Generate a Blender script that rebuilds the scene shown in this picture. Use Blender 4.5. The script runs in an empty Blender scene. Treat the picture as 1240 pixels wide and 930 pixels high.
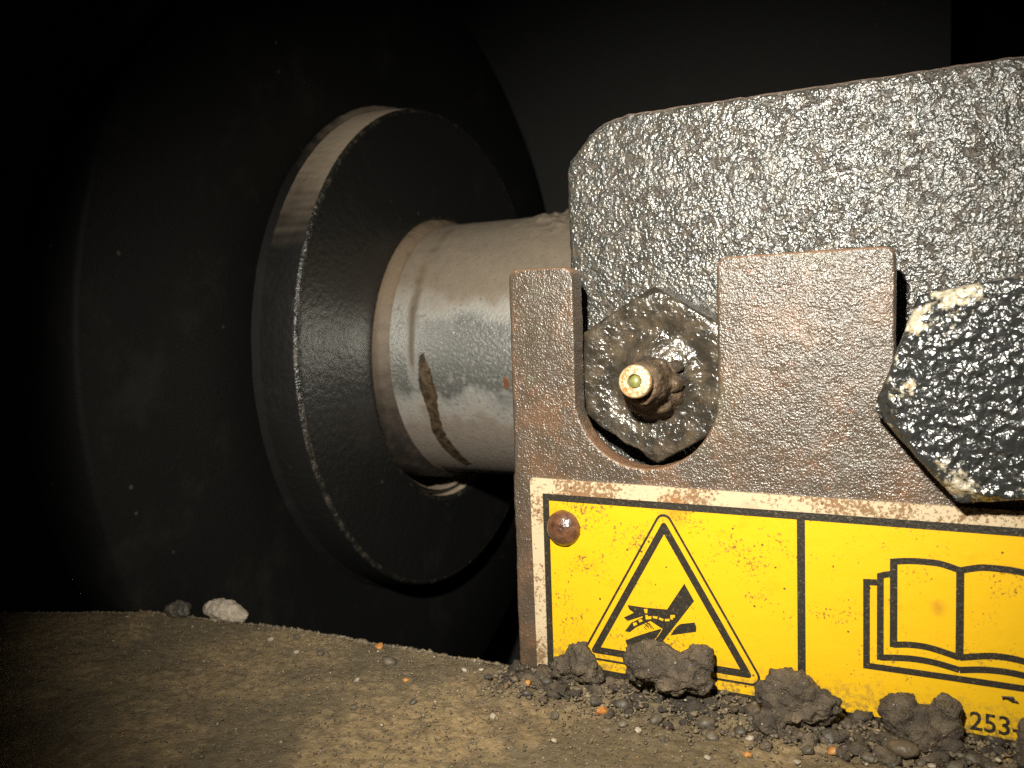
import bpy, bmesh, math, random
import numpy as np
from mathutils import Vector, Matrix, noise

MM = 0.001
random.seed(7); rng = np.random.default_rng(7)
sc = bpy.context.scene
COL = sc.collection

# ------------------------------------------------------------------ camera
cam_data = bpy.data.cameras.new('camera'); cam = bpy.data.objects.new('camera', cam_data); COL.objects.link(cam)
cam.matrix_world = Matrix(((0.88988414, -0.00641074, 0.45614155, 0.0),
                           (0.45501671, 0.0840373, -0.88650861, -0.150),
                           (-0.03264973, 0.99644199, 0.07770046, 0.0),
                           (0, 0, 0, 1)))
cam_data.sensor_width = 36.0; cam_data.lens = 1016.5/1240*36
cam_data.clip_start = 0.005; cam_data.clip_end = 20
cam_data.dof.use_dof = True; cam_data.dof.focus_distance = 0.158; cam_data.dof.aperture_fstop = 34
sc.camera = cam

# ------------------------------------------------------------------ light: a camera flash in a dark machine bay
world = bpy.data.worlds.new('World'); sc.world = world; world.use_nodes = True
world.node_tree.nodes['Background'].inputs[0].default_value = (0.9, 0.95, 1.0, 1)
world.node_tree.nodes['Background'].inputs[1].default_value = 0.004
fl = bpy.data.lights.new('flash', 'SPOT'); flash = bpy.data.objects.new('flash', fl); COL.objects.link(flash)
flash.location = (-0.022, -0.152, 0.055)
fl.energy = 3.7; fl.color = (1.0, 0.95, 0.83); fl.shadow_soft_size = 0.0045
fl.spot_size = math.radians(80); fl.spot_blend = 1.0
aim = Vector((-0.060, 0.0, -0.006))
flash.rotation_euler = (aim - flash.location).to_track_quat('-Z', 'Y').to_euler()
sc.view_settings.view_transform = 'Standard'; sc.view_settings.look = 'None'
sc.view_settings.exposure = 0.0; sc.view_settings.gamma = 1.0
sc.render.engine = 'CYCLES'
sc.cycles.use_denoising = False
sc.cycles.max_bounces = 4; sc.cycles.sample_clamp_direct = 6; sc.cycles.sample_clamp_indirect = 1.5

# ------------------------------------------------------------------ helpers
def tag(o, label=None, cat=None, group=None, kind=None):
    if label: o['label'] = label
    if cat: o['category'] = cat
    if group: o['group'] = group
    if kind: o['kind'] = kind
    return o

def root(name, loc, label, cat, group=None):
    o = bpy.data.objects.new(name, None); COL.objects.link(o)
    o.empty_display_size = 0.005; o.location = Vector(loc)*MM
    return tag(o, label, cat, group)

def link(name, V, F, mat, parent=None, smooth=True):
    """V in world millimetres; the mesh is stored relative to its parent's base"""
    V = np.asarray(V, float)*MM
    if parent is not None:
        l = Vector((0, 0, 0)); p = parent
        while p: l += p.location; p = p.parent
        V = V - np.array(l)
    me = bpy.data.meshes.new(name); me.from_pydata(V.tolist(), [], F if isinstance(F, list) else F.tolist()); me.update()
    me.materials.append(mat)
    if smooth: me.polygons.foreach_set('use_smooth', [True]*len(me.polygons))
    o = bpy.data.objects.new(name, me); COL.objects.link(o)
    if parent is not None: o.parent = parent
    return o

def based(o):
    """move the origin of a single-mesh thing to the base of its shape"""
    me = o.data; n = len(me.vertices); a = np.empty(n*3); me.vertices.foreach_get('co', a); a = a.reshape(-1, 3)
    c = (a.min(0)+a.max(0))/2; c[2] = a[:, 2].min(); a -= c; me.vertices.foreach_set('co', a.ravel()); me.update()
    o.location = Vector(o.location)+Vector(c); return o

def prism(poly, y0, y1):
    """outline in x,z extruded from y0 to y1"""
    n = len(poly)
    V = [(x, y0, z) for x, z in poly]+[(x, y1, z) for x, z in poly]
    a = sum(poly[i][0]*poly[(i+1) % n][1]-poly[(i+1) % n][0]*poly[i][1] for i in range(n))
    f = list(range(n))
    if a > 0:
        F = [f, [i+n for i in f][::-1]]+[[i, i+n, (i+1) % n+n, (i+1) % n] for i in range(n)]
    else:
        F = [f[::-1], [i+n for i in f]]+[[i, (i+1) % n, (i+1) % n+n, i+n] for i in range(n)]
    return V, F

def remesh(V, F, vox, smooth=3, extra=()):
    """welds one or more closed shells into one finely divided skin"""
    me = bpy.data.meshes.new('tmp'); VV = list(V); FF = list(F)
    for v, f in extra:
        k = len(VV); VV += list(v); FF += [[i+k for i in q] for q in f]
    me.from_pydata([tuple(v) for v in VV], [], FF); me.update()
    o = bpy.data.objects.new('tmp', me); COL.objects.link(o)
    m = o.modifiers.new('r', 'REMESH'); m.mode = 'VOXEL'; m.voxel_size = vox
    if smooth:
        s = o.modifiers.new('s', 'SMOOTH'); s.factor = 0.5; s.iterations = smooth
    dg = bpy.context.evaluated_depsgraph_get(); e = o.evaluated_get(dg).to_mesh()
    n = len(e.vertices); a = np.empty(n*3); e.vertices.foreach_get('co', a)
    nn = np.empty(n*3); e.vertex_normals.foreach_get('vector', nn)
    fs = [list(p.vertices) for p in e.polygons]
    o.evaluated_get(dg).to_mesh_clear(); bpy.data.objects.remove(o); bpy.data.meshes.remove(me)
    return a.reshape(-1, 3), fs, nn.reshape(-1, 3)

def nz(P, s, off=0.0):
    return np.array([noise.noise(Vector((p[0]*s+off, p[1]*s+off*.7, p[2]*s-off))) for p in P])
def turb(P, s, oct=3, off=0.0):
    return np.array([noise.turbulence(Vector((p[0]*s+off, p[1]*s+off*.7, p[2]*s-off)), oct, False) for p in P])
def cells(P, s, off=0.0):
    return np.array([noise.voronoi(Vector((p[0]*s+off, p[1]*s, p[2]*s-off)))[0][0] for p in P])

def lathe(prof, axis, base, n=96, closed=True):
    """profile of (s, r) turned round an axis through base"""
    ax = Vector(axis).normalized(); u = ax.orthogonal().normalized(); w = ax.cross(u); b = Vector(base)
    V = []; F = []
    for s, r in prof:
        for k in range(n):
            t = 2*math.pi*k/n; V.append(b+ax*s+(u*math.cos(t)+w*math.sin(t))*r)
    m = len(prof)
    for i in range(m-1 if not closed else m):
        j = (i+1) % m
        for k in range(n):
            l = (k+1) % n; F.append([i*n+k, i*n+l, j*n+l, j*n+k])
    return [tuple(v) for v in V], F

def fix(V, F):
    """outward normals for a hand-made shell"""
    bm = bmesh.new(); vs = [bm.verts.new(v) for v in V]
    for f in F:
        try: bm.faces.new([vs[i] for i in f])
        except ValueError: pass
    bmesh.ops.remove_doubles(bm, verts=bm.verts, dist=1e-5)
    bmesh.ops.recalc_face_normals(bm, faces=bm.faces)
    bm.verts.index_update()
    v = [tuple(x.co) for x in bm.verts]; f = [[x.index for x in q.verts] for q in bm.faces]; bm.free()
    return v, f

# ------------------------------------------------------------------ materials
class NT:
    def __init__(s, name):
        s.m = bpy.data.materials.new(name); s.m.use_nodes = True; s.t = s.m.node_tree
        s.b = s.t.nodes['Principled BSDF']; s.tc = s.t.nodes.new('ShaderNodeTexCoord')
        s.mp = s.t.nodes.new('ShaderNodeMapping'); s.mp.inputs['Scale'].default_value = (1000,)*3
        s.t.links.new(s.tc.outputs['Object'], s.mp.inputs[0]); s.co = s.mp.outputs[0]
    def put(s, sock, v):
        if isinstance(v, bpy.types.NodeSocket): s.t.links.new(v, sock)
        elif isinstance(v, (tuple, list)): sock.default_value = tuple(v)+((1,) if len(v) == 3 and sock.type == 'RGBA' else ())
        else: sock.default_value = v
    def noise(s, scale, detail=3, rough=.55, dist=0, off=0):
        n = s.t.nodes.new('ShaderNodeTexNoise'); v = s.co
        if off:
            a = s.t.nodes.new('ShaderNodeVectorMath'); a.operation = 'ADD'; s.put(a.inputs[0], s.co); a.inputs[1].default_value = (off, off*1.7, -off); v = a.outputs[0]
        s.put(n.inputs['Vector'], v); n.inputs['Scale'].default_value = scale; n.inputs['Detail'].default_value = detail
        n.inputs['Roughness'].default_value = rough; n.inputs['Distortion'].default_value = dist
        return n.outputs['Fac']
    def voro(s, scale, feat='F1', out='Distance', rnd=1.0):
        n = s.t.nodes.new('ShaderNodeTexVoronoi'); n.feature = feat; s.put(n.inputs['Vector'], s.co); n.inputs['Scale'].default_value = scale
        n.inputs['Randomness'].default_value = rnd
        return n.outputs[out]
    def ramp(s, f, a, b, lo=0.0, hi=1.0):
        n = s.t.nodes.new('ShaderNodeMapRange'); n.interpolation_type = 'SMOOTHSTEP' if a < b else 'LINEAR'
        s.put(n.inputs[0], f); n.inputs[1].default_value = a; n.inputs[2].default_value = b; n.inputs[3].default_value = lo; n.inputs[4].default_value = hi
        return n.outputs[0]
    def math(s, op, a, b=0.0):
        n = s.t.nodes.new('ShaderNodeMath'); n.operation = op; s.put(n.inputs[0], a); s.put(n.inputs[1], b); return n.outputs[0]
    def mix(s, f, a, b):
        n = s.t.nodes.new('ShaderNodeMix'); n.data_type = 'RGBA'; s.put(n.inputs[0], f); s.put(n.inputs[6], a); s.put(n.inputs[7], b); return n.outputs[2]
    def sep(s, which='pos'):
        n = s.t.nodes.new('ShaderNodeSeparateXYZ')
        if which == 'pos': s.put(n.inputs[0], s.co)
        else:
            g = s.t.nodes.new('ShaderNodeNewGeometry'); s.put(n.inputs[0], g.outputs['Normal'])
        return n.outputs
    def island(s):
        g = s.t.nodes.new('ShaderNodeNewGeometry'); return g.outputs['Random Per Island']
    def bump(s, h, dist, strength=1.0, prev=None):
        n = s.t.nodes.new('ShaderNodeBump'); s.put(n.inputs['Height'], h); n.inputs['Distance'].default_value = dist*MM; n.inputs['Strength'].default_value = strength
        if prev is not None: s.put(n.inputs['Normal'], prev)
        return n.outputs[0]
    def out(s, base, rough, metal=0.0, normal=None, coat=0.0, coat_rough=.1, spec=.5):
        s.put(s.b.inputs['Base Color'], base); s.put(s.b.inputs['Roughness'], rough); s.put(s.b.inputs['Metallic'], metal)
        s.put(s.b.inputs['Coat Weight'], coat); s.put(s.b.inputs['Coat Roughness'], coat_rough); s.put(s.b.inputs['Specular IOR Level'], spec)
        if normal is not None: s.put(s.b.inputs['Normal'], normal); s.put(s.b.inputs['Coat Normal'], normal)
        return s.m

def m_block():
    n = NT('oily_black_casting'); zz = n.sep('normal')[2]; s0 = n.sep()[0]
    big = n.noise(.055, 2); pm = n.math('MULTIPLY', n.ramp(n.noise(.75, 3, .55, .6, off=30), .55, .62), n.ramp(n.noise(.13, 3, off=9), .40, .55))
    fine = n.noise(1.4, 1.3, .5, .2); coarse = n.noise(.42, 1.5, .5, off=4)
    base = n.mix(n.ramp(n.noise(.4, 4), .42, .68), (.036, .036, .031), (.075, .062, .044)); base = n.mix(n.math('MULTIPLY', pm, .8), base, (.05, .034, .022))
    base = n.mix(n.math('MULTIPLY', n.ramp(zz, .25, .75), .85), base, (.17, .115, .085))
    h = n.math('ADD', fine, n.math('MULTIPLY', coarse, n.ramp(s0, -50.0, 40.0, .35, 1.3))); h = n.math('ADD', h, n.math('MULTIPLY', n.noise(2.3, 2), .22)); h = n.math('SUBTRACT', h, n.math('MULTIPLY', pm, .55))
    bn = n.bump(h, .40, 1.0)
    rg = n.math('ADD', n.ramp(big, .35, .65, .30, .38), n.math('MULTIPLY', pm, .4))
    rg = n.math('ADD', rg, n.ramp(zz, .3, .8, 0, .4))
    return n.out(base, rg, .0, bn, spec=.9, coat=.15, coat_rough=.26)

def m_bracket():
    n = NT('oily_rusted_steel'); s = n.sep()
    rust = n.ramp(n.noise(.11, 5, .65), .45, .68); spk = n.ramp(n.noise(.7, 4, .7, off=3), .60, .74)
    base = n.mix(n.math('MULTIPLY', rust, .9), (.070, .052, .036), (.125, .072, .041))
    base = n.mix(n.math('MULTIPLY', spk, .6), base, (.24, .085, .035))
    base = n.mix(n.math('MULTIPLY', n.ramp(n.noise(.09, 3, off=17), .55, .7), .5), base, (.085, .078, .048))
    h = n.math('ADD', n.noise(2.8, 2, .5), n.math('MULTIPLY', n.noise(1.4, 1.5, off=5), .9))
    base = n.mix(n.math('MULTIPLY', n.ramp(n.sep('normal')[2], .2, .6), .8), base, (.24, .13, .07))
    return n.out(base, n.ramp(n.noise(.2, 2, off=8), .3, .7, .26, .38), .0, n.bump(h, .20, 1.0), spec=.8, coat=.18, coat_rough=.2)

def m_nut():
    n = NT('greasy_grime'); base = n.mix(n.ramp(n.noise(.25, 4, .6), .38, .66), (.028, .024, .018), (.078, .060, .040))
    base = n.mix(n.math('MULTIPLY', n.ramp(n.noise(.6, 4, .6, off=7), .6, .75), .5), base, (.17, .08, .04))
    h = n.math('ADD', n.noise(.85, 2, .5, .4), n.math('MULTIPLY', n.noise(1.8, 2), .25))
    return n.out(base, n.ramp(n.noise(.3, 2, off=2), .35, .65, .17, .30), 0, n.bump(h, .34, 1.0), spec=.8, coat=.3, coat_rough=.15)

def m_bolt():
    n = NT('chipped_black_paint'); s = n.sep()
    dz = n.math('SUBTRACT', s[2], 18.9); rad = n.math('SQRT', n.math('ADD', n.math('MULTIPLY', s[0], s[0]), n.math('MULTIPLY', dz, dz)))
    ax_ = n.math('ADD', s[0], 9.5); az_ = n.math('SUBTRACT', s[2], 30.5); cr_ = n.math('SQRT', n.math('ADD', n.math('MULTIPLY', ax_, ax_), n.math('MULTIPLY', az_, az_)))
    edge = n.math('MULTIPLY', n.ramp(rad, 11.5, 17.0), n.ramp(s[0], 9.0, -9.0, .35, 1.0))          # worn bare along the rim of the head
    m = n.math('ADD', n.noise(.22, 6, .68), n.math('MULTIPLY', edge, .13)); m = n.math('ADD', m, n.math('MULTIPLY', n.ramp(cr_, 7.0, 1.5), .105))
    patch = n.ramp(m, .62, .70)
    base = n.mix(patch, (.026, .027, .026), (.44, .39, .28))
    base = n.mix(n.math('MULTIPLY', patch, n.ramp(n.noise(.9, 3, off=5), .55, .65)), base, (.30, .19, .10))
    h = n.math('SUBTRACT', n.noise(.70, 2.5, .5, .4), n.math('MULTIPLY', n.ramp(n.voro(.6), .5, .0), .5))
    rg = n.mix(patch, (.24,)*3, (.45,)*3)
    return n.out(base, rg, 0, n.bump(h, .70, 1.0), spec=1.0, coat=.6, coat_rough=.17)

def m_black(name='black_paint', dust=.6, bumpd=.14, spec=.25, base0=(.007, .007, .0066), rough=.68, thr=(.48, .85)):
    n = NT(name); zz = n.sep('normal')[2]
    d = n.math('MULTIPLY', n.ramp(n.math('ADD', zz, n.math('MULTIPLY', n.math('SUBTRACT', n.noise(.12, 4), .5), .16)), thr[0], thr[1]), dust)
    spk = n.math('MULTIPLY', n.ramp(n.voro(.12), .09, .04), n.ramp(n.noise(.03, 2, off=3), .5, .6))
    smear = n.math('MULTIPLY', n.ramp(n.noise(.045, 5, .6, off=12), .52, .72), .07)
    base = n.mix(smear, base0, (.13, .115, .09))
    base = n.mix(n.math('MULTIPLY', spk, .35), base, (.20, .17, .13)); base = n.mix(d, base, (.62, .49, .35))
    h = n.math('ADD', n.noise(.55, 2, .5), n.math('MULTIPLY', n.noise(1.4, 2), .4))
    return n.out(base, n.math('ADD', rough, n.math('MULTIPLY', d, .5)), 0, n.bump(h, bumpd, 1.0), spec=spec)

def m_edge():
    n = NT('chipped_dusty_edge'); k = n.ramp(n.noise(.35, 6, .75), .46, .72)
    base = n.mix(k, (.016, .016, .014), (.10, .082, .06))
    return n.out(base, n.ramp(k, 0, 1, .28, .6), 0, n.bump(n.noise(1.0, 3), .5, 1.0), spec=.8)

def m_shaft():
    n = NT('dusty_chrome'); zz = n.sep('normal')[2]; s = n.sep()
    w = n.math('MULTIPLY', n.math('SUBTRACT', n.noise(.06, 4, .6), .5), .5)
    top = n.ramp(n.math('ADD', zz, w), .14, .50)                       # settled dust above
    low = n.ramp(n.math('ADD', zz, n.math('MULTIPLY', n.math('SUBTRACT', n.noise(.08, 4, .6, off=6), .5), .5)), -.26, -.48)
    g = n.ramp(n.noise(.6, 4, .7, off=2), .56, .72)
    rn = n.math('ABSOLUTE', n.math('ADD', n.math('ADD', s[0], 32.0), n.math('MULTIPLY', n.noise(.08, 3), 3.0)))
    g = n.math('MAXIMUM', g, n.math('MULTIPLY', n.ramp(rn, 2.6, .6), n.ramp(n.noise(.05, 3, off=40), .42, .58)))
    base = n.mix(g, (.86, .86, .81), (.20, .165, .13))
    dirt = n.mix(n.noise(.25, 4), (.115, .080, .048), (.25, .18, .11))
    base = n.mix(n.math('MULTIPLY', top, .9), base, dirt)
    base = n.mix(n.math('MULTIPLY', low, .85), base, n.mix(n.noise(.3, 4, off=8), (.125, .088, .060), (.26, .19, .135)))
    sp = n.ramp(n.noise(.9, 3, .7, off=21), .66, .74)
    base = n.mix(sp, base, (.06, .04, .03))
    cov = n.math('MAXIMUM', n.math('MULTIPLY', top, .95), n.math('MULTIPLY', low, .85)); cov = n.math('MAXIMUM', cov, n.math('MULTIPLY', g, .7))
    metal = n.math('SUBTRACT', 1.0, cov)
    h = n.math('ADD', n.noise(1.0, 3, .6), n.math('MULTIPLY', n.noise(3.0, 2), .3))
    return n.out(base, n.math('ADD', .36, n.math('MULTIPLY', cov, .36)), n.math('MULTIPLY', metal, .93), n.bump(h, .22, 1.0), spec=.5)

def m_collar():
    n = NT('dirty_collar'); zz = n.sep('normal')[2]
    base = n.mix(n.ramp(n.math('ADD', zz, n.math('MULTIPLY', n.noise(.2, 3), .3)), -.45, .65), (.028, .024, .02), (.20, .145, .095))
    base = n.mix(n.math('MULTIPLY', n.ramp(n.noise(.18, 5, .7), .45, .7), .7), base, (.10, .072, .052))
    return n.out(base, .6, 0, n.bump(n.noise(.8, 3), .2, 1.0))

def m_mud(name='brown_mud', dark=(.145, .110, .062), lite=(.285, .202, .102), damp=.3, bd=.5):
    n = NT(name)
    a = n.ramp(n.noise(.030, 5, .68), .40, .58); b = n.ramp(n.noise(.5, 4, .65, off=4), .38, .68)
    base = n.mix(a, dark, lite); base = n.mix(n.math('MULTIPLY', b, .55), base, tuple(c*.45 for c in dark))
    g = n.math('LESS_THAN', n.voro(1.1), .16); gc = n.voro(1.1, out='Color')
    sel = n.math('MULTIPLY', g, n.math('GREATER_THAN', n.noise(.9, 1, off=31), .56))
    base = n.mix(n.math('MULTIPLY', sel, .6), base, n.mix(.55, gc, (.40, .34, .26)))
    wet = n.ramp(n.noise(.4, 3, .6, off=14), .5, .7)
    h = n.math('ADD', n.noise(.9, 4, .65), n.math('MULTIPLY', n.noise(2.6, 3, .6), .6))
    return n.out(base, n.math('SUBTRACT', .78, n.math('MULTIPLY', wet, damp)), 0, n.bump(h, bd, 1.0), spec=.5)

def m_grit():
    n = NT('mixed_grit'); r = n.t.nodes.new('ShaderNodeValToRGB'); e = r.color_ramp.elements
    n.put(r.inputs[0], n.island()); r.color_ramp.interpolation = 'CONSTANT'
    e[0].color = (.13, .10, .062, 1); e[1].position = .30; e[1].color = (.10, .078, .052, 1)
    for p, c in ((.5, (.15, .115, .068)), (.80, (.09, .074, .055)), (.90, (.24, .19, .115)), (.96, (.15, .085, .05)), (.988, (.38, .33, .24)), (.994, (.42, .20, .05))):
        x = e.new(p); x.color = c+(1,)
    return n.out(r.outputs[0], .62, 0, n.bump(n.noise(2.2, 3), .2, 1.0))

def m_stone(name, a, b, rough=.7, bd=.35):
    n = NT(name); return n.out(n.mix(n.ramp(n.noise(.5, 4, .65), .35, .7), a, b), rough, 0, n.bump(n.noise(1.0, 4, .65), bd, 1.0))

def m_print(name, col, dirtiness=1.0, rough=.38, thr=.60):
    """printed enamel under specks of rust and a film of grime"""
    n = NT(name)
    r1 = n.ramp(n.math('ADD', n.noise(1.5, 5, .75, off=2), n.math('MULTIPLY', n.math('SUBTRACT', n.noise(.11, 3, off=6), .5), .6)), thr, thr+.07)
    r2 = n.ramp(n.noise(.13, 4, .65, off=11), .56, .74)
    s = n.math('LESS_THAN', n.voro(.42), .10); sel = n.math('MULTIPLY', s, n.math('GREATER_THAN', n.noise(.3, 1, off=3), .52))
    base = n.mix(n.math('MULTIPLY', r2, .35*dirtiness), col, tuple(c*k for c, k in zip(col, (.80, .52, .55))))
    base = n.mix(n.math('MULTIPLY', r1, .85*dirtiness), base, (.17, .075, .025))
    base = n.mix(n.math('MULTIPLY', sel, .9), base, (.10, .045, .02))
    p = n.sep()
    mud = n.math('MULTIPLY', n.ramp(n.math('ADD', p[2], n.math('MULTIPLY', n.noise(.5, 5, .7, off=50), 14.0)), 54.0, 48.5), n.ramp(n.noise(1.3, 4, .7, off=51), .42, .60))
    base = n.mix(n.math('MULTIPLY', mud, .75*dirtiness), base, (.17, .11, .045))
    for (cx_, cz_, rd) in ((9.6, 61.0, 2.6), (25.0, 76.0, 8.0), (-58.0, 69.5, 6.0), (-34.0, 74.0, 6.0)):
        dx = n.math('SUBTRACT', p[0], cx_); dz = n.math('SUBTRACT', p[2], cz_); dd = n.math('SQRT', n.math('ADD', n.math('MULTIPLY', dx, dx), n.math('MULTIPLY', dz, dz)))
        st_ = n.ramp(n.math('ADD', n.math('MULTIPLY', dd, 1/rd), n.math('MULTIPLY', n.noise(.6, 5, .7, off=60), 1.0)), 1.15, .45)
        base = n.mix(n.math('MULTIPLY', st_, .65*dirtiness), base, (.34, .13, .02))
    mv = n.t.nodes.new('ShaderNodeMapping'); mv.inputs['Scale'].default_value = (.12, 1, 3.2); n.put(mv.inputs[0], n.co)
    sn = n.t.nodes.new('ShaderNodeTexNoise'); n.put(sn.inputs['Vector'], mv.outputs[0]); sn.inputs['Scale'].default_value = .9; sn.inputs['Detail'].default_value = 5; sn.inputs['Roughness'].default_value = .7
    base = n.mix(n.math('MULTIPLY', n.ramp(sn.outputs['Fac'], .66, .72), .55*dirtiness), base, (.25, .12, .03))
    h = n.math('ADD', n.noise(.35, 2), n.math('ADD', n.math('MULTIPLY', n.noise(2.2, 3), .25), n.math('MULTIPLY', r1, .25)))
    return n.out(base, rough, 0, n.bump(h, .10, 1.0), spec=.45)

def m_ink():
    n = NT('black_ink'); g = n.ramp(n.noise(2.2, 3, .7), .55, .75)
    base = n.mix(g, (.024, .020, .014), (.12, .10, .06))
    return n.out(base, .4, 0, n.bump(n.noise(2.0, 3), .12, 1.0), spec=.5)

def m_rivet():
    n = NT('rusty_rivet'); base = n.mix(n.ramp(n.noise(.5, 4), .35, .65), (.06, .026, .015), (.15, .068, .034))
    return n.out(base, .3, 0, n.bump(n.noise(1.4, 3), .16, 1.0), spec=.7, coat=.3)

def m_brass():
    n = NT('worn_brass'); r = n.ramp(n.noise(1.6, 4, .7), .46, .58)
    base = n.mix(r, (.50, .42, .25), (.34, .14, .035))
    return n.out(base, .42, n.ramp(r, 0, 1, .35, 0), n.bump(n.noise(2.5, 3), .12, 1.0))

M = dict(block=m_block(), bracket=m_bracket(), nut=m_nut(), bolt=m_bolt(), black=m_black(), boss=m_black('boss_paint', .9, .26, .7, base0=(.012, .012, .0115), rough=.40, thr=(.34, 1.0)),
         edge=m_edge(), fillet=m_black('fillet_paint', .5, .2, .2, rough=.75), wall=m_black('back_wall_paint', .2, .3, .3, (.038, .038, .036), .75), shaft=m_shaft(), collar=m_collar(), mud=m_mud(), clump=m_mud('dark_mud', (.055, .042, .029), (.18, .134, .084), .74, .8), crust=m_mud('nipple_crust', (.036, .027, .018), (.11, .07, .038), .75, .4),
         grit=m_grit(), pale=m_stone('pale_stone', (.30, .25, .19), (.46, .39, .31)), grey=m_stone('grey_stone', (.075, .062, .044), (.15, .122, .084), .55),
         darkstone=m_stone('dark_stone', (.050, .043, .034), (.105, .09, .07), .5), orange=m_stone('orange_stone', (.36, .13, .03), (.50, .26, .08), .5),
         white=m_print('cream_enamel', (.52, .415, .27), 1.0, thr=.51), yellow=m_print('yellow_enamel', (.69, .405, .008), 1.0, thr=.615),
         ink=m_ink(), rivet=m_rivet(), brass=m_brass(),
         ball=m_stone('green_ball', (.10, .12, .03), (.26, .24, .08), .3, .1), streak=m_stone('brown_streak', (.035, .024, .014), (.13, .09, .055), .35, .4))

# ------------------------------------------------------------------ setting: dark walls of the machine bay
def slab(name, x0, x1, y0, y1, z0, z1, mat):
    V = [(x, y, z) for x in (x0, x1) for y in (y0, y1) for z in (z0, z1)]
    F = [[0, 1, 3, 2], [4, 6, 7, 5], [0, 4, 5, 1], [2, 3, 7, 6], [0, 2, 6, 4], [1, 5, 7, 3]]
    v, f = fix(V, F)
    return based(link(name, v, f, mat, smooth=False))
tag(slab('back_wall', -1600, 2.5, 300, 312, -300, 620, M['wall']), kind='structure')
tag(slab('far_wall', -1600, 1500, 900, 920, -700, 900, M['wall']), kind='structure')

# mud covered ledge: surface at z = -71, back edge just in front of the bracket face
def edge_y(x):
    pts = [(-420, -60), (-300, -42), (-210, -26), (-168, -9), (-149, -2.6), (-73, -.9), (80, -.9)]
    return float(np.interp(x, [p[0] for p in pts], [p[1] for p in pts]))
def ground_z(x, y, fine=True):
    e = edge_y(x); d = e-y
    z = -71.3+(.9*noise.noise(Vector((x*.035, y*.035, 1))) if x > -80 else .35*noise.noise(Vector((x*.05, y*.05, 1)))+.15)
    z += 2.0*max(0, min(1, (-150-x)/25))
    z += (.7 if x > -80 else .22)*noise.noise(Vector((x*.12, y*.12, 4)))
    if x > -80:                                    # crumbled dirt banked up against the sign
        k = min(1, (x+80)/14)
        w = 8.5+3*noise.noise(Vector((x*.09, 3.3, 0)))
        ridge = max(0, 1-abs(d-1.5)/w)
        z += k*(1.0+.9*noise.noise(Vector((x*.13, 8.1, 0)))+ (1.1 if x > -3 else 0))*ridge**1.2
        z += k*1.6*ridge*max(0, noise.noise(Vector((x*.5, y*.5, 2)))+.15)
    if fine:
        amp = .30+1.0*max(0, min(1, (x+85)/20))*max(0, 1-d/22)
        z += amp*(noise.turbulence(Vector((x*.55, y*.55, 7)), 3, False)-.5)
    return z-.6*max(0, 1-d/1.6)
xs = np.concatenate([np.arange(-420, -215, 4), np.arange(-215, -85, .8), np.arange(-85, 20, .45), np.arange(20, 82, 3)])
ts = np.concatenate([[0, .35], np.arange(.8, 55, .5), np.arange(55, 120, 1.5), np.arange(120, 300, 8)])
V = []; F = []
for x in xs:
    e = edge_y(x)
    for t in ts: V.append((x, e-t, ground_z(x, e-t)))
nt = len(ts)
for i in range(len(xs)-1):
    for j in range(nt-1): F.append([i*nt+j, i*nt+j+1, (i+1)*nt+j+1, (i+1)*nt+j])
k = len(V)                                       # back drop of the ledge
for x in xs: V.append((x, edge_y(x)+.1, -76)); V.append((x, edge_y(x)+.1, -130))
for i in range(len(xs)-1):
    F.append([i*nt, (i+1)*nt, k+2*i+2, k+2*i]); F.append([k+2*i, k+2*i+2, k+2*i+3, k+2*i+1])
tag(link('ground', V, F, M['mud']), kind='structure')

# ------------------------------------------------------------------ pivot arm: disc, boss, bore; all coaxial along x
AY, AZ = 120.0, -10.6
arm = root('pivot_arm', (-179.7, AY, AZ-146), 'large black round pivot disc with a raised dusty ring round the shaft', 'machine arm')
prof = [(0, 60), (0, 144.5), (-1.2, 146), (-20, 146), (-21, 144), (-21, 60)]
v, f = fix(*lathe(prof, (1, 0, 0), (-179.7, AY, AZ), 220)); link('disc', v, f, M['black'], arm, smooth=True)
def soft(o, ang=32):
    m = o.data
    bm = bmesh.new(); bm.from_mesh(m)
    for e in bm.edges:
        if len(e.link_faces) == 2 and e.calc_face_angle(0) > math.radians(ang): e.smooth = False
    bm.to_mesh(m); bm.free(); return o
def rough_lathe(name, prof, base, n, mat, parent, amp, s, off=None):
    v, f = fix(*lathe(prof, (1, 0, 0), base, n))
    v = np.array(v); d = nz(v, s)*amp
    c = v-np.array(base); c[:, 0] = 0; c /= np.maximum(np.linalg.norm(c, axis=1, keepdims=True), 1e-6)
    v = v+c*d[:, None]; v[:, 0] += nz(v, s, 5)*amp
    if off is not None:
        rad = np.hypot(v[:, 1]-base[1], v[:, 2]-base[2]); k = np.clip((64-rad)/10, 0, 1)
        v[:, 1] += k*off[0]; v[:, 2] += k*off[1]
    return soft(link(name, v, f, mat, parent))
rough_lathe('boss_ring', [(-14.2, 52), (-14.2, 88.0), (-13, 87.8), (-11, 87.7), (-8, 87.5), (-2.0, 87), (-.8, 86.7), (-.2, 86.0), (0, 85.2)]+[(0, q) for q in np.arange(84, 54, -1.3)]+[(0, 53.2), (-.4, 52.3), (-1.4, 51.6), (-9, 51.2), (-14.2, 51.2)],
            (-165.7, AY, AZ), 720, M['boss'], arm, .09, .5, (2.6, -4.0))
rough_lathe('weld_fillet', [(-14.3, 84), (-14.1, 89.6), (-13.5, 89.0), (-12.9, 88.5), (-12.2, 87.9), (-12.2, 84)], (-165.7, AY, AZ), 480, M['fillet'], arm, .18, .2)
rough_lathe('seal_lip', [(-9, 50.9), (-3.6, 50.9), (-3.0, 50.3), (-2.9, 49.4), (-3.6, 48.9), (-9, 48.9)], (-165.7, AY, AZ), 360, M['boss'], arm, .12, .3, (2.6, -4.0))

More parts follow.
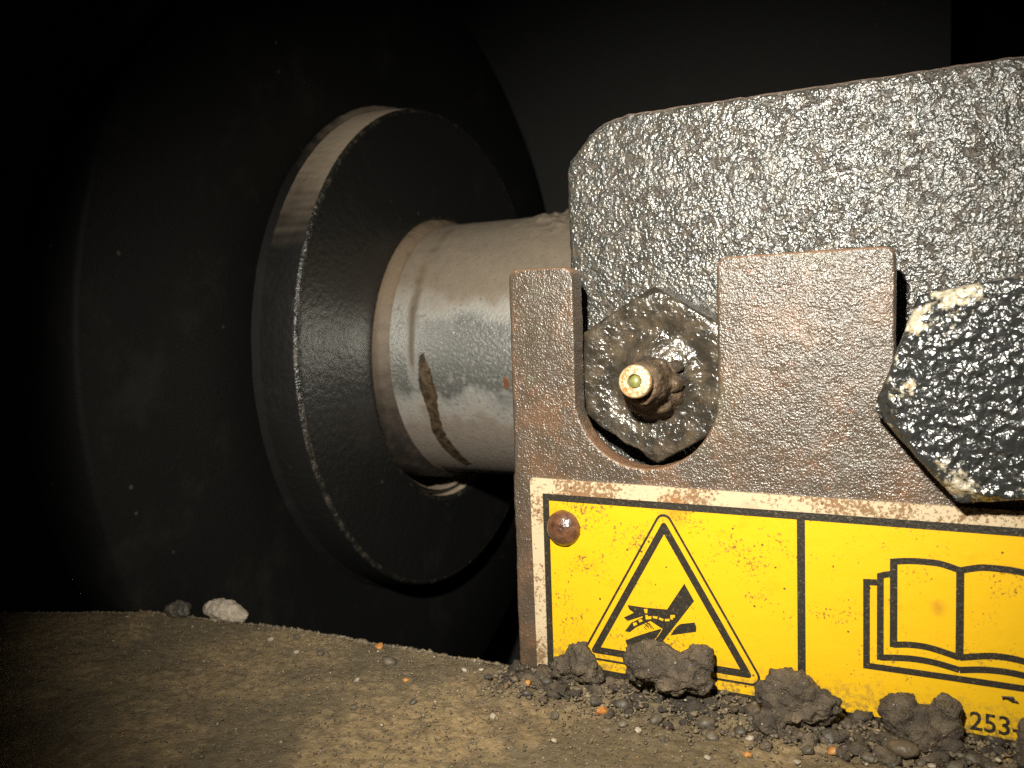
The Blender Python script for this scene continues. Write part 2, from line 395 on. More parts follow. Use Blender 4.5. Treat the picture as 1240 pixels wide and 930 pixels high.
rough_lathe('worn_edge', [(-1.3, 86.4), (-1.0, 86.82), (-.7, 86.75), (-.1, 86.1), (.03, 85.6), (.03, 85.4), (-.3, 85.0)], (-165.7, AY, AZ), 900, M['edge'], arm, .10, 1.1)
rough_lathe('worn_edge', [(-.6, 52.6), (.03, 53.2), (.03, 53.0), (-.3, 52.25), (-1.2, 51.55), (-1.4, 51.9)], (-165.7, AY, AZ), 500, M['edge'], arm, .10, .9, (2.6, -4.0))
rough_lathe('worn_edge', [(-14.0, 87.6), (-13.8, 88.25), (-13.2, 88.1), (-13.0, 87.6)], (-165.7, AY, AZ), 700, M['edge'], arm, .10, .7)
arm.rotation_euler[2] = math.radians(1.8)

# ------------------------------------------------------------------ shaft
shaft = root('steel_shaft', (-118, AY, AZ-45.3), 'thick chromed steel shaft, dusty on top, running from the black disc to the block', 'shaft')
n = 420; xs2 = np.arange(-163, -62, .9); V = []; F = []
for x in xs2:
    for q in range(n):
        t = 2*math.pi*q/n; cy, cz = -math.cos(t), math.sin(t); r = 45.3
        if x < -153.5: r = 45.3+min(1, (-153.5-x)/3)*.0
        if cz > .8:
            k = min(1, (cz-.8)/.15)
            r += k*(.25*abs(noise.noise(Vector((x*.3, cy*12, cz*12))))+1.9*max(0, min(1, (x+130)/16))*max(0, noise.noise(Vector((x*.28, cy*10, 3)))+.35+.5*noise.noise(Vector((x*.9, cy*30, 8)))))
        V.append((x, AY+cy*r, AZ+cz*r))
for i in range(len(xs2)-1):
    for q in range(n): F.append([i*n+q, i*n+(q+1) % n, (i+1)*n+(q+1) % n, (i+1)*n+q])
V, F = fix(V+[], F); link('shaft_body', V, F, M['shaft'], shaft)
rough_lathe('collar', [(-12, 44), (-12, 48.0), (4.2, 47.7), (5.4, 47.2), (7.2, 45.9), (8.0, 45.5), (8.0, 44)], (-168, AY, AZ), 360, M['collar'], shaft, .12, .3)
# brown streak hanging down the side of the shaft, as (x, angle) outline
st = [(-148.5, -1.1), (-147.6, .4), (-146.9, 1), (-145.9, -1.8), (-144.3, -8.5), (-143.6, -17.2), (-144.6, -24.7), (-145.2, -35.7), (-144, -47), (-143, -58), (-146, -60.2), (-147.8, -52.9), (-149.3, -43.7), (-149.6, -34), (-148.6, -25.0), (-149.5, -12.0)]
def arc_patch(poly, r, th=.25, step=.6):
    import math as m
    bm = bmesh.new(); n_ = []
    for i, (x, a) in enumerate(poly):
        x2, a2 = poly[(i+1) % len(poly)]; L = m.hypot(x2-x, (a2-a)*.79); k_ = max(1, int(L/step))
        for q in range(k_):
            t = q/k_; xx = x+(x2-x)*t; aa = a+(a2-a)*t
            xx += .55*noise.noise(Vector((xx*.9, aa*.5, 3))); aa += .8*noise.noise(Vector((xx*.9, aa*.5, 9)))
            n_.append((xx, aa*.79))
    vs = [bm.verts.new((x, y, 0)) for x, y in n_]; fc = bm.faces.new(vs)
    bmesh.ops.triangulate(bm, faces=[fc]); bmesh.ops.subdivide_edges(bm, edges=[e for e in bm.edges if e.calc_length() > 1.2], cuts=6, use_grid_fill=False)
    bmesh.ops.triangulate(bm, faces=bm.faces[:])
    ext = bmesh.ops.extrude_face_region(bm, geom=bm.faces[:]); 
    for g in ext['geom']:
        if isinstance(g, bmesh.types.BMVert): g.co.z = 1
    bm.verts.index_update(); V = []
    for w in bm.verts:
        a = m.radians(w.co.y/.79); rr = r-.3+(.3+th)*w.co.z
        V.append((w.co.x, AY-m.cos(a)*rr, AZ+m.sin(a)*rr))
    Fq = [[q.index for q in fq.verts] for fq in bm.faces]; bm.free(); return V, Fq
rs = link('rust_spot', *arc_patch([(-119.0, -9.5), (-118.2, -8.8), (-117.3, -10), (-117.2, -12.5), (-118, -14), (-118.9, -12.6)], 45.3, .15), m_stone('rust', (.12, .045, .02), (.24, .09, .035), .6), shaft, smooth=False)
v, f = arc_patch(st, 45.3, .12); tag(link('grease_streak', v, f, M['streak'], shaft, smooth=False))

# ------------------------------------------------------------------ cast block behind the bracket
out = [(-70.4, -45), (-70.5, 30.0), (-69.9, 32.2), (-65.0, 37.5), (-61.5, 39.5), (-57, 40.5), (62, 40.6), (62, -45)]
v, f = prism(out, 15, 60); P, Fm, Nn = remesh(v, f, .62, 3)
d = .16*(turb(P, .3, 2)-.45)+.14*nz(P, .7, 3); c = cells(P, .21, 2); d -= 1.2*np.clip(.26-c+.12*nz(P, .9, 14), 0, 1)*(nz(P, .06, 8) > .05)
P = P+Nn*np.where(P[:, 1] < 20, 1, .5)[:, None]*d[:, None]
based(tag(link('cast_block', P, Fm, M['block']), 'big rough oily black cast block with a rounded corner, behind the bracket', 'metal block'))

# ------------------------------------------------------------------ bracket with U notches
def arc(cx, cz, r, a0, a1, n=14): return [(cx+r*math.cos(math.radians(a0+(a1-a0)*i/n)), cz+r*math.sin(math.radians(a0+(a1-a0)*i/n))) for i in range(n+1)]
out = [(-77.7, -110), (-77.4, 7.6)]+arc(-75.6, 7.8, 1.8, 180, 90, 4)+arc(-65.4, 7.7, 1.9, 90, 0, 4)+[(-63.5, 0)]+arc(-49.75, -15.3, 13.75, 180, 360, 18)
out += [(-35.9, 7.6)]+arc(-34.0, 7.8, 1.9, 180, 90, 4)+arc(-8.4, 8.2, 1.6, 90, 0, 4)+[(-6.9, 0)]+arc(8.3, -13, 15.2, 180, 360, 14)+[(23.5, 9.8), (62, 10), (62, -110)]
bracket = root('notched_bracket', (-10, 2.5, -110), 'rusty brown steel bracket with a deep U notch and the yellow sign riveted on', 'bracket')
v, f = prism(out, 0, 5); P, Fm, Nn = remesh(v, f, .5, 4)
P = P+Nn*(.16*nz(P, .12)+.09*nz(P, .5, 4)+.06*nz(P, 1.0, 7))[:, None]
link('plate', P, Fm, M['bracket'], bracket)

# riveted warning sign
def flat(name, polys, y, mat, parent, th=.05):
    """printed shapes: outlines (x, z) standing th proud at depth y"""
    V = []; F = []
    for p in polys:
        k = len(V); n = len(p); v, f = prism(p, y, y+th); V += v; F += [[i+k for i in q] for q in f]
    return link(name, V, F, mat, parent, smooth=False)
sign = None
def rect(x0, z0, x1, z1): return [(x0, z0), (x1, z0), (x1, z1), (x0, z1)]
def grid_slab(name, x0, z0, x1, z1, y0, y1, mat, parent, step=1.2, r=.0):
    v, f = prism(rect(x0, z0, x1, z1), y0, y1)
    return link(name, v, f, mat, parent, smooth=False)
YF = -.75
v, f = prism([(-73.0, -31.9), (-73.5, -32.5), (-73.1, -73.2), (60, -73.2), (60, -32.3), (-20, -32.2)], YF, -.05)
sign = link('warning_sign', v, f, M['white'], bracket, smooth=False); sign['label'] = 'yellow and black riveted warning sign with a rust speckled cream border'
ymat = M['yellow']
flat('yellow_field', [rect(-69.4, -69.6, -22.0, -36.0)], YF-.05, ymat, sign)
flat('yellow_field', [rect(-21.2, -69.6, 56, -36.0)], YF-.05, ymat, sign)
def frame(x0, z0, x1, z1, w): return [rect(x0, z1-w, x1, z1), rect(x0, z0, x1, z0+w), rect(x0, z0+w, x0+w, z1-w), rect(x1-w, z0+w, x1, z1-w)]
flat('frame_line', frame(-70.7, -70.5, 57, -34.9, 1.35), YF-.10, M['ink'], sign)
flat('divider_line', [rect(-22.25, -69.15, -20.9, -36.25)], YF-.10, M['ink'], sign)
# rounded triangles as rings
def inset(tri, d):
    c = []
    n = len(tri)
    a = sum(tri[i][0]*tri[(i+1) % n][1]-tri[(i+1) % n][0]*tri[i][1] for i in range(n)); s = 1 if a > 0 else -1
    L = []
    for i in range(n):
        p, q = Vector(tri[i]), Vector(tri[(i+1) % n]); t = (q-p).normalized(); nrm = Vector((-t.y, t.x))*s; L.append((p+nrm*d, t))
    for i in range(n):
        (p, t), (q, u) = L[i-1], L[i]; den = t.x*u.y-t.y*u.x; k = ((q.x-p.x)*u.y-(q.y-p.y)*u.x)/den; c.append(tuple(p+t*k))
    return c
def rounded(tri, r, n=7):
    o = []
    for i in range(len(tri)):
        p, a, b = Vector(tri[i]), Vector(tri[i-1]), Vector(tri[(i+1) % len(tri)])
        da, db = (a-p).normalized(), (b-p).normalized(); half = da.angle(db)/2
        L = r/math.tan(half); s, e = p+da*L, p+db*L
        c = p+(da+db).normalized()*(r/math.sin(half)); a0 = math.atan2(s.y-c.y, s.x-c.x); a1 = math.atan2(e.y-c.y, e.x-c.x)
        while a1-a0 > math.pi: a1 -= 2*math.pi
        while a1-a0 < -math.pi: a1 += 2*math.pi
        o += [(c.x+r*math.cos(a0+(a1-a0)*k/n), c.y+r*math.sin(a0+(a1-a0)*k/n)) for k in range(n+1)]
    return o
def ring(name, A, B, y, mat, parent, th=.05):
    n = len(A); V = [(x, yy, z) for yy in (y, y+th) for L in (A, B) for x, z in L]; F = []
    for i in range(n):
        j = (i+1) % n; F += [[i, j, n+j, n+i], [2*n+j, 2*n+i, 3*n+i, 3*n+j], [i, 2*n+i, 2*n+j, j], [n+j, 3*n+j, 3*n+i, n+i]]
    v, f = fix(V, F); return link(name, v, f, mat, parent, smooth=False)
OUT = [(-46.0, -35.5), (-63.7, -67.35), (-27.5, -67.35)]
ring('triangle_outline', rounded(OUT, 1.6), rounded(inset(OUT, .42), 1.25), YF-.10, M['ink'], sign)
TH = inset(OUT, 1.35); ring('warning_triangle', rounded(TH, .55), rounded(inset(TH, 1.35), .03), YF-.10, M['ink'], sign)
hand = [(-53.41, -55.45), (-49.86, -55.5), (-45.65, -55.3), (-42.26, -49.94), (-40.48, -53.03), (-46.85, -61.94), (-48.44, -63.36), (-49.42, -62.92), (-47.61, -60.98), (-46.56, -59.18), (-48.92, -57.95), (-49.42, -58.22), (-51.84, -59.63), (-53.07, -60.74), (-54.08, -60.69), (-52.72, -58.80), (-50.39, -57.42), (-50.5, -57.25), (-53.49, -58.60), (-54.22, -57.99), (-52.18, -56.79), (-53.07, -56.26)]
h2 = [(-54.02, -62.52), (-51.98, -61.43), (-49.16, -60.14), (-46.95, -59.20), (-46.82, -59.38), (-47.84, -61.02), (-50.03, -63.3), (-53.65, -63.5)]
h3 = [(-43.95, -58.41), (-43.11, -57.73), (-40.45, -57.07), (-40.13, -57.88), (-40.2, -58.81), (-44.1, -59.91), (-45.1, -60.2)]
flat('hand_symbol', [hand], YF-.10, M['ink'], sign); flat('press_symbol', [h2, h3], YF-.10, M['ink'], sign)
D = [[(-50.16, -55.78), (-49.43, -55.68), (-49.52, -56.57), (-49.96, -56.53)], [(-49.89, -56.91), (-49.45, -56.85), (-49.3, -57.13), (-48.7, -56.95), (-48.72, -57.53), (-49.81, -57.78)],
     [(-48.41, -56.91), (-47.49, -56.9), (-47.58, -57.38), (-48.42, -57.3)], [(-47.14, -57.03), (-46.33, -57.21), (-46.47, -57.61), (-47.28, -57.4)], [(-46.08, -57.17), (-45.17, -57.01), (-45.17, -57.44), (-46.08, -57.62)],
     [(-45.0, -56.25), (-44.13, -56.14), (-44.14, -56.62), (-44.53, -56.73), (-44.59, -57.12), (-45.01, -57.03)], [(-51.3, -58.08), (-50.7, -57.81), (-50.41, -58.16), (-51.11, -58.55)], [(-52.42, -58.83), (-51.71, -58.57), (-51.56, -59.01), (-52.23, -59.43)]]
flat('bone_marks', D, YF-.14, ymat, sign)
def stroke(pts, w):
    """constant-width line with mitred joints as one outline"""
    L = []; R = []; n = len(pts)
    for i in range(n):
        p = Vector(pts[i]); a = (p-Vector(pts[i-1])).normalized() if i else None; b = (Vector(pts[i+1])-p).normalized() if i < n-1 else None
        if a is None: t = b; k = 1
        elif b is None: t = a; k = 1
        else: t = (a+b).normalized(); k = 1/max(.35, t.dot(a))
        nn = Vector((-t.y, t.x))*w/2*k; L.append(tuple(p+nn)); R.append(tuple(p-nn))
    return L, R
def strokes(name, lines, w, y, mat, parent, th=.05):
    V = []; F = []
    for pts in lines:
        L, R = stroke(pts, w); n = len(L); k = len(V)
        V += [(x, y, z) for x, z in L]+[(x, y, z) for x, z in R]+[(x, y+th, z) for x, z in L]+[(x, y+th, z) for x, z in R]
        for i in range(n-1):
            F += [[k+i, k+i+1, k+n+i+1, k+n+i], [k+2*n+i, k+3*n+i, k+3*n+i+1, k+2*n+i+1], [k+i, k+2*n+i, k+2*n+i+1, k+i+1], [k+n+i+1, k+3*n+i+1, k+3*n+i, k+n+i]]
        F += [[k, k+n, k+3*n, k+2*n], [k+n-1, k+3*n-1, k+4*n-1, k+2*n-1]]
    v, f = fix(V, F); return link(name, v, f, mat, parent, smooth=False)
strokes('spark_lines', [[(-49.94, -59.27), (-49.52, -58.27)], [(-49.35, -59.48), (-49.48, -58.42)], [(-48.76, -59.49), (-49.37, -58.4)], [(-50.12, -58.74), (-49.34, -59.18)], [(-49.2, -58.4), (-48.3, -59.5)], [(-50.24, -59.31), (-49.71, -59.78)]], .14, YF-.09, M['ink'], sign)
def smoothline(p, sub=5):
    o = []
    for i in range(len(p)-1):
        p0, p1, p2, p3 = [Vector(p[max(0, min(len(p)-1, i+k))]) for k in (-1, 0, 1, 2)]
        for s in range(sub):
            t = s/sub; o.append(tuple(.5*((2*p1)+(p2-p0)*t+(2*p0-5*p1+4*p2-p3)*t*t+(3*p1-p0-3*p2+p3)*t**3)))
    return o+[p[-1]]
CXB = 2.75                                         # spine; the right page mirrors the left one
top = smoothline([(-6.95, -42.05), (-4.1, -41.68), (-.75, -41.65), (.9, -41.95), (CXB, -42.5)]); bot = smoothline([(-6.95, -56.2), (-4.5, -55.83), (-1.5, -55.9), (CXB, -56.85)])
mid = smoothline([(-8.97, -58.7), (-6.4, -58.35), (-3.8, -58.15), (-.65, -58.3), (CXB, -58.9)])
mir = lambda L: [(2*CXB-x, z) for x, z in L]
B = []
for g in (lambda L: L, mir):
    B += [g(top), g([(-6.95, -41.6), (-6.95, -56.65)]), g(bot), g(mid), g([(-6.95, -44.15), (-8.2, -44.4), (-8.97, -44.7), (-8.97, -59.15)]), g([(-8.97, -45.85), (-11.1, -46.0), (-11.1, -60.45), (-4.9, -60.42), (CXB, -60.4)])]
B.append([(CXB, -42.5), (CXB, -57.2)])
for i, L in enumerate(B): B[i] = L
V = []
bk = strokes('book_symbol', [B[0]], 1.05, YF-.100, M['ink'], sign)
# remaining strokes stepped a hair apart so crossing lines never share a plane
for i, L in enumerate(B[1:]):
    o = strokes('book_line', [L], 1.05 if len(L) > 2 else 1.15, YF-.100-.004*(i+1), M['ink'], bk.parent)
bpy.data.objects[bk.name].name = 'book_line'

cu = bpy.data.curves.new('part_number', 'FONT'); cu.body = '253-9'; cu.size = 4.3; cu.extrude = .03; cu.offset = .055; cu.space_character = 1.0
to = bpy.data.objects.new('tmp_text', cu); COL.objects.link(to)
dg = bpy.context.evaluated_depsgraph_get(); tm = to.evaluated_get(dg).to_mesh()
V = [(4.2+v.co.x*.92, YF-.09-v.co.z, -68.45+v.co.y) for v in tm.vertices]; F = [list(p.vertices) for p in tm.polygons]
bpy.data.objects.remove(to); link('part_number', V, F, M['ink'], sign, smooth=False)

# domed rivet
pr_ = [(0, .01)]+[(2.3*math.cos(a)-.0, 3.7*math.sin(a)) for a in np.linspace(.02, math.pi/2, 12)][::1]
V, F = lathe([(2.5*math.cos(a), 3.55*math.sin(a)) for a in np.linspace(.001, math.pi/2, 14)]+[(-1, 3.55), (-1, .001)], (0, -1, 0), (-66.3, -.8, -41.5), 48, closed=False)
V, F = fix(V, F); V = np.array(V); V += .10*np.stack([nz(V, 1.1, 1), nz(V, 1.1, 2), nz(V, 1.1, 3)], 1)
rv = link('rivet', V, F, M['rivet'], bracket); rv['label'] = 'rusty domed rivet in the corner of the yellow sign'

# ------------------------------------------------------------------ greasy hex plug in the notch, with its nipple
c0 = (-49.5, -12.0); R0 = 17.3
hexp = [(c0[0]+R0*math.cos(math.radians(a)), c0[1]+R0*math.sin(math.radians(a))) for a in (90, 30, -30, -90)]
hexp += [(-51.2, -28.3), (-53.0, -26.2), (-55.6, -25.6), (-57.4, -23.8), (-60.3, -22.6), (-62.5, -20.6), (-64.6, -19.4), (-64.6, -3.4)]
v, f = prism(hexp[::-1], 6, 15.5); P, Fm, Nn = remesh(v, f, .36, 3)
rr = np.hypot(P[:, 0]-c0[0], P[:, 2]-c0[1]); fr = P[:, 1] < 9
P[:, 1] += np.where(fr, np.clip((rr-14.4)/3.0, 0, 1)**1.2*1.1, 0)        # chamfered crown
P[:, 1] -= np.where(fr, 1.8*np.exp(-((rr-1)/6.0)**2), 0)
dish = np.exp(-((rr-8.5)/2.6)**2); P[:, 1] += np.where(fr, .9*dish, 0)
P = P+Nn*(.16*nz(P, .2, 2)+.11*nz(P, .55, 5)+.09*nz(P, 1.1, 6))[:, None]
based(tag(link('hex_plug', P, Fm, M['nut']), 'greasy brown hex plug sitting in the U notch of the bracket', 'hex nut'))

tip = Vector((-49.0, -7.0, -11.9)); bs = Vector((-49.6, 5.4, -13.6)); ax = (tip-bs).normalized(); L = (tip-bs).length
nip = root('grease_nipple', bs, 'small brass tipped grease nipple caked in grime at the centre of the greasy hex plug', 'grease nipple')
v, f = fix(*lathe([(-2, .01), (-2, 6.8), (.8, 5.9), (2.5, 4.9), (4.5, 4.5), (7, 4.2), (8.8, 3.9), (9.6, 3.3), (9.8, .01)], ax, bs, 40, closed=False))
bl = []
for (s, a, r, q) in ((2, 0, 6.4, 1.8), (3.5, 60, 5.6, 1.5), (1.5, -60, 5.9, 2.1), (6, -30, 4.5, 1.3), (1.5, 35, 8.6, 1.2), (4, -95, 4.8, 1.5), (7.5, 35, 4.0, 1.0)):
    u = ax.orthogonal().normalized(); w = ax.cross(u)
    Xd = (Vector((1, 0, 0))-ax*ax.x).normalized(); Zd = Xd.cross(ax) if Xd.cross(ax).z > 0 else -Xd.cross(ax)
    c = bs+ax*s+(Xd*math.cos(math.radians(a))+Zd*math.sin(math.radians(a)))*(r*.72)
    bm = bmesh.new(); bmesh.ops.create_icosphere(bm, subdivisions=2, radius=q, matrix=Matrix.Translation(c)); bm.verts.index_update()
    bl.append(([tuple(x.co) for x in bm.verts], [[x.index for x in ff.verts] for ff in bm.faces])); bm.free()
P, Fm, Nn = remesh(v, f, .26, 2, bl); P = P+Nn*(.35*nz(P, .45)+.22*nz(P, 1.1, 4)+.12*nz(P, 2.2, 5))[:, None]
link('nipple_body', P, Fm, M['crust'], nip)
V, F = fix(*lathe([(8.5, 2.6), (9.5, 2.8), (L-.5, 3.05), (L-.1, 2.85), (L, 2.55), (L, 1.35), (L-.35, 1.2), (L-.8, 1.2), (L-.8, .01)], ax, bs, 48, closed=False))
soft(link('nipple_head', V, F, M['brass'], nip))
V, F = fix(*lathe([(L-.75+.75*math.sin(a), 1.18*math.cos(a)) for a in np.linspace(0, math.pi/2-.01, 10)], ax, bs, 32, closed=False)); link('check_ball', V, F, M['ball'], nip)

# ------------------------------------------------------------------ big hex bolt head
bc = (8.9, -12.9); RB = 18.9
hx = [(bc[0]+RB*math.cos(math.radians(a)), bc[1]+RB*math.sin(math.radians(a))) for a in (10, 70, 130, 190, 250, 310)]
v, f = prism(hx, -7.7, -.4); P, Fm, Nn = remesh(v, f, .36, 6)
rr = np.hypot(P[:, 0]-bc[0], P[:, 2]-bc[1]); P[:, 1] += np.where(P[:, 1] < -6, np.clip((rr-16.0)/1.8, 0, 1)*1.6, 0)
c = cells(P, .42, 1)
fr_ = np.where(Nn[:, 1] < -.8, 1, .22); P = P+Nn*(fr_*(.12*nz(P, .2, 2)+.34*nz(P, .75, 5)+.9*np.clip(.42-c, 0, 1)*(nz(P, .3, 9) > -.1)))[:, None]
bolt = root('hex_bolt', (bc[0], -1, bc[1]-RB), 'big black hex bolt head with chipped cream patches, at the right edge over the sign', 'bolt')
P2 = P.copy(); hd = link('bolt_head', P2, Fm, M['bolt'], bolt)
v, f = fix(*lathe([(-3, .01), (-3, 11), (18, 11), (18, .01)], (0, 1, 0), (bc[0], 0, bc[1]), 48, closed=False)); soft(link('shank', v, f, M['bolt'], bolt))

# ------------------------------------------------------------------ mud clumps lying against the sign
G = 'mud clumps lying against the sign'
def blob(name, lobes, mat, label, cat, group=None, vox=.3, amp=1.0, seed=0):
    ex = []
    for (x, y, z, a, b, c) in lobes:
        if group == G: a, c = a*1.08, c*1.10
        bm = bmesh.new(); bmesh.ops.create_icosphere(bm, subdivisions=3, radius=1)
        for q in bm.verts: q.co = Vector((x+q.co.x*a, y+q.co.y*b, z+q.co.z*c))
        bm.verts.index_update(); ex.append(([tuple(q.co) for q in bm.verts], [[q.index for q in ff.verts] for ff in bm.faces])); bm.free()
    P, Fm, Nn = remesh(ex[0][0], ex[0][1], vox, 2, ex[1:])
    P = P+Nn*(amp*(.9*nz(P, .2, seed)+.7*nz(P, .5, seed+3)+.95*(turb(P, .7, 3, seed)-.5)+.30*nz(P, 1.9, seed+8)))[:, None]
    return based(tag(link(name, P, Fm, mat), label, cat, group))
G = 'mud clumps lying against the sign'
blob('mud_clump', [(-62.3, -4.2, -67.2, 3.6, 2.9, 3.5), (-65.6, -4.4, -68.4, 2.6, 2.6, 2.6), (-59.8, -4.2, -69.0, 2.6, 2.4, 2.0), (-62.0, -4.8, -64.3, 1.7, 1.6, 1.7)], M['clump'], 'small jagged mud clump at the lower left corner of the triangle', 'mud clump', G, seed=1, amp=.8)
blob('mud_clump', [(-47.3, -6.2, -63.6, 5.4, 3.8, 3.6), (-43.0, -6, -65.6, 4.8, 3.5, 3.2), (-38.7, -4.8, -62.6, 2.9, 2.6, 3.0), (-49.3, -6, -65.2, 3.0, 3, 3), (-39.0, -5.4, -66.2, 3.0, 2.6, 2.4), (-43.5, -6.2, -63.2, 3.2, 2.8, 2.4)], M['clump'], 'largest grey brown mud clump, covering the lower part of the hand symbol', 'mud clump', G, seed=4, amp=.62)
blob('mud_clump', [(-22.2, -6.4, -64.6, 4.6, 3.4, 3.7), (-24.8, -6.6, -65.9, 3.6, 3, 2.8), (-18.2, -6, -66.4, 3.6, 3, 2.7), (-22, -7, -67.8, 4.4, 3, 2.4)], M['clump'], 'peaked mud clump standing in front of the lower end of the sign divider', 'mud clump', G, seed=9, amp=.7)
blob('mud_clump', [(-25.8, -9.2, -70.2, 2.8, 2.6, 2.9), (-24.0, -8.6, -71.8, 2.2, 2.2, 1.9)], M['clump'], 'small mud lump just below the peaked clump at the divider', 'mud clump', G, seed=12, amp=.6)
blob('mud_clump', [(-5.6, -4.8, -65.9, 3.3, 2.8, 3.1), (-3.2, -5, -68.0, 4.6, 3, 2.8), (.9, -4.2, -64.2, 2.2, 2.2, 2.2), (.4, -4.4, -67.3, 3.0, 2.6, 3.0), (-2.4, -4.6, -66.2, 3.0, 2.4, 2.2)], M['clump'], 'two humped mud clump to the left of the printed part number', 'mud clump', G, seed=17, amp=.55)
blob('mud_clump', [(13.2, -3.8, -65.8, 2.3, 2.0, 2.6), (13.8, -4, -68.5, 3.2, 2.6, 2.6)], M['clump'], 'mud clump at the right edge of the photo beside the part number', 'mud clump', G, seed=21, amp=.5)
blob('pebble', [(-5.0, -9.0, -69.7, 2.5, 1.9, 1.4)], M['pale'] if False else m_stone('tan_stone', (.085, .062, .038), (.13, .098, .06), .5, .2), 'smooth tan pebble under the two humped mud clump', 'pebble', seed=3, amp=.15, vox=.25)
blob('dirt_flake', [(9.4, -1.6, -61.9, 1.3, .5, .5), (10.4, -1.5, -62.5, .9, .5, .4), (8.7, -1.5, -62.2, .5, .4, .4)], M['darkstone'], 'black dirt flake stuck to the sign above the part number', 'dirt flake', seed=30, amp=.35, vox=.2)
# stones at the far left edge of the ledge
blob('stone', [(-157.0, -4.2, -69.0, 6.0, 3.4, 2.8), (-153.0, -3.6, -70.0, 3.6, 2.6, 1.8)], M['pale'], 'pale tan stone lying on the back edge of the ledge', 'stone', seed=40, amp=.35)
blob('stone', [(-167.2, -9.0, -69.0, 3.6, 2.8, 2.2)], M['darkstone'], 'dark grey stone to the left of the pale tan stone', 'stone', seed=43, amp=.5)

# crumbs broken off the clumps: too many and too merged to count, one mesh
ex = []
crg = np.random.default_rng(11)
for i in range(280):
    x = crg.uniform(-78, 17); y = edge_y(x)-abs(crg.normal(0, 1))*5-.6; q_ = crg.uniform(.5, 1.0)+(crg.random() < .16)*crg.uniform(.3, 1.2)
    bm = bmesh.new(); bmesh.ops.create_icosphere(bm, subdivisions=2, radius=1); o_ = crg.uniform(0, 99)
    sx, sy, sz = crg.uniform(.8, 1.6), crg.uniform(.7, 1.1), crg.uniform(.55, .95); zz_ = ground_z(x, y, False)
    for w in bm.verts:
        kk = 1+.75*noise.noise(w.co*1.2+Vector((o_, 0, 0)))+.5*noise.noise(w.co*2.8+Vector((0, o_, 0)))
        w.co = Vector((x+w.co.x*sx*kk*q_, y+w.co.y*sy*kk*q_, zz_+w.co.z*sz*kk*q_+.1))
    bm.verts.index_update(); ex.append((np.array([w.co[:] for w in bm.verts]), np.array([[w.index for w in f_.verts] for f_ in bm.faces]))); bm.free()
kk = 0; cv = []; cf = []
for a_, b_ in ex: cv.append(a_); cf.append(b_+kk); kk += len(a_)
tag(link('mud_crumbs', np.concatenate(cv), np.concatenate(cf), M['clump']), 'crumbled dark mud banked along the foot of the yellow sign', 'mud crumbs', kind='stuff')

# individual pebbles on the ledge
def pebble_mesh(seed, mat):
    bm = bmesh.new(); bmesh.ops.create_icosphere(bm, subdivisions=2, radius=1)
    for q in bm.verts:
        k = 1+.28*noise.noise(q.co*1.2+Vector((seed, 0, 0)))+.12*noise.noise(q.co*3+Vector((0, seed, 0)))
        q.co = Vector((q.co.x*k*MM, q.co.y*k*.85*MM, q.co.z*k*.62*MM))
    me = bpy.data.meshes.new('pebble'); bm.to_mesh(me); bm.free(); me.materials.append(mat)
    me.polygons.foreach_set('use_smooth', [seed % 2 == 0]*len(me.polygons)); return me
def pebble(me, x, y, s, label, group, name='pebble'):
    o = bpy.data.objects.new(name, me); COL.objects.link(o)
    o.location = Vector((x, y, ground_z(x, y, False)+.18*s))*MM; o.scale = (s, s, s)
    o.rotation_euler = (random.uniform(-.3, .3), random.uniform(-.3, .3), random.uniform(0, 6.28))
    return tag(o, label, 'pebble', group)
om = [pebble_mesh(s, M['orange']) for s in (1, 2)]
for i, (x, y, s, lb) in enumerate(((-54.5, -12.6, 1.25, 'bright orange pebble in the dirt below the leftmost mud clump'), (-110.0, -4.2, 1.15, 'orange yellow pebble at the back edge of the bare stretch of the ledge'),
                       (-27.4, -18.8, .75, 'tiny orange pebble near the bottom of the photo, left of its orange neighbour'), (-15.3, -11.8, .95, 'orange pebble near the bottom of the photo below the divider'), (-94.6, -16.5, .7, 'tiny orange pebble out on the open dirt of the ledge'))):
    pebble(om[i % 2], x, y, s, lb, 'orange pebbles in the dirt')
gm = [pebble_mesh(s+10, M['grey']) for s in range(4)]+[pebble_mesh(s+20, M['darkstone']) for s in range(3)]
lm = [pebble_mesh(s+30, M['pale']) for s in range(2)]
pts = [(-102.8, -10.5, 1.7), (-49.4, -16.0, 1.0), (-44.3, -12.9, 1.5), (-62, -17, 1.0), (-70, -12, 1.2), (-80, -9, .9), (-88, -24, .8), (-120, -12, 1.0), (-131, -7, 1.0), (-97, -30, .8), (-34, -15, 1.3), (-30, -12, 1.2), (-57, -9.5, 1.3), (-52, -9, 1.5), (-36, -11, 1.6), (-19, -13, 1.2), (-10, -12, 1.2), (2, -9, 1.4), (7, -8, 1.3), (-16, -8.5, 1.5), (-68, -7, 1.4), (-75, -5, 1.0), (-41, -19, 1.0), (-12, -9.5, 1.1), (4.5, -6.5, 1.3)]
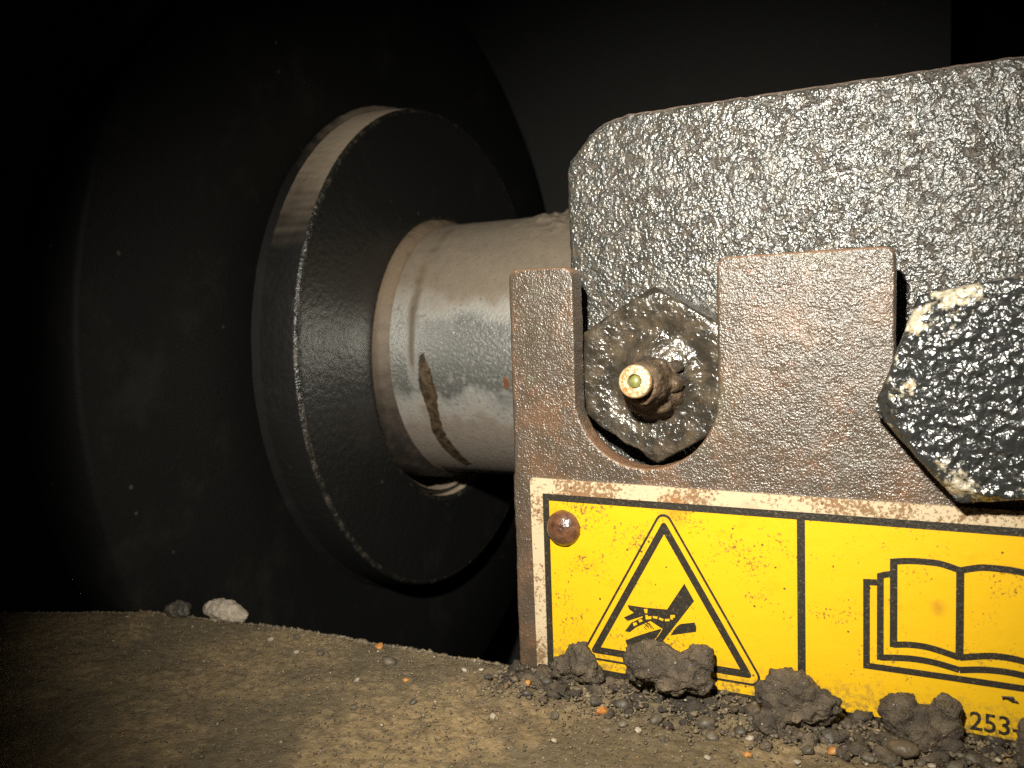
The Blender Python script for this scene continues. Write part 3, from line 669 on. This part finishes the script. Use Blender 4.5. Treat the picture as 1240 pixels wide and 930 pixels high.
for i, (x, y, s) in enumerate(pts): pebble(gm[i % 7], x, y, s, 'largest grey pebble on the open dirt left of the yellow sign' if i == 0 else 'small grey or dark pebble pressed into the brown dirt', 'small grey and dark pebbles in the dirt')
for i, (x, y, s) in enumerate([(-46, -17.5, .7), (-33, -22, .6), (-86, -8, .7), (-104, -20, .6), (-125, -14, .7), (-72, -22, .6), (-58, -26, .6), (-20, -17, .6), (-1, -10, .7), (-136, -10, .8), (-83, -6.5, .6), (-28, -14, .7)]):
    pebble(lm[i % 2], x, y, s, 'tiny pale pebble lying on the brown dirt', 'tiny pale pebbles on the dirt')

# uncountable grit: one mesh
bm = bmesh.new(); bmesh.ops.create_icosphere(bm, subdivisions=1, radius=1); iv = np.array([q.co[:] for q in bm.verts]); bm.verts.index_update(); fi = np.array([[q.index for q in ff.verts] for ff in bm.faces]); bm.free()
VV = []; FF = []; k = 0
def grain(x, y, s, dz=0):
    global k
    z = ground_z(x, y, False)+dz
    q = iv*(1+rng.uniform(-.5, .45, (len(iv), 1)))*np.array([s*rng.uniform(.7, 1.3), s*rng.uniform(.7, 1.2), s*rng.uniform(.45, .9)])
    a = rng.uniform(0, 6.28); c_, s_ = math.cos(a), math.sin(a); q = q@np.array([[c_, -s_, 0], [s_, c_, 0], [0, 0, 1]])
    VV.append(q+np.array([x, y, z+s*.15])); FF.append(fi+k); k += len(iv)
for i in range(8500):
    x = rng.uniform(-215, 18); y = edge_y(x)-abs(rng.normal(0, 1))*38-.3; grain(x, y, rng.choice([.16, .24, .34], p=[.6, .3, .1]))
for i in range(2000):
    x = rng.uniform(-80, 18); y = edge_y(x)-abs(rng.normal(0, 1))*5.5-.2; grain(x, y, abs(rng.normal(0, 1))*.24+.16, rng.uniform(-.3, .3))
for i in range(1200):
    x = rng.uniform(-215, -75); y = edge_y(x)-rng.uniform(0, 1.2); grain(x, y, abs(rng.normal(0, 1))*.22+.2)
tag(link('grit', np.concatenate(VV), np.concatenate(FF), M['grit'], smooth=True), 'loose brown grit and crumbs scattered over the muddy ledge', 'grit', kind='stuff')
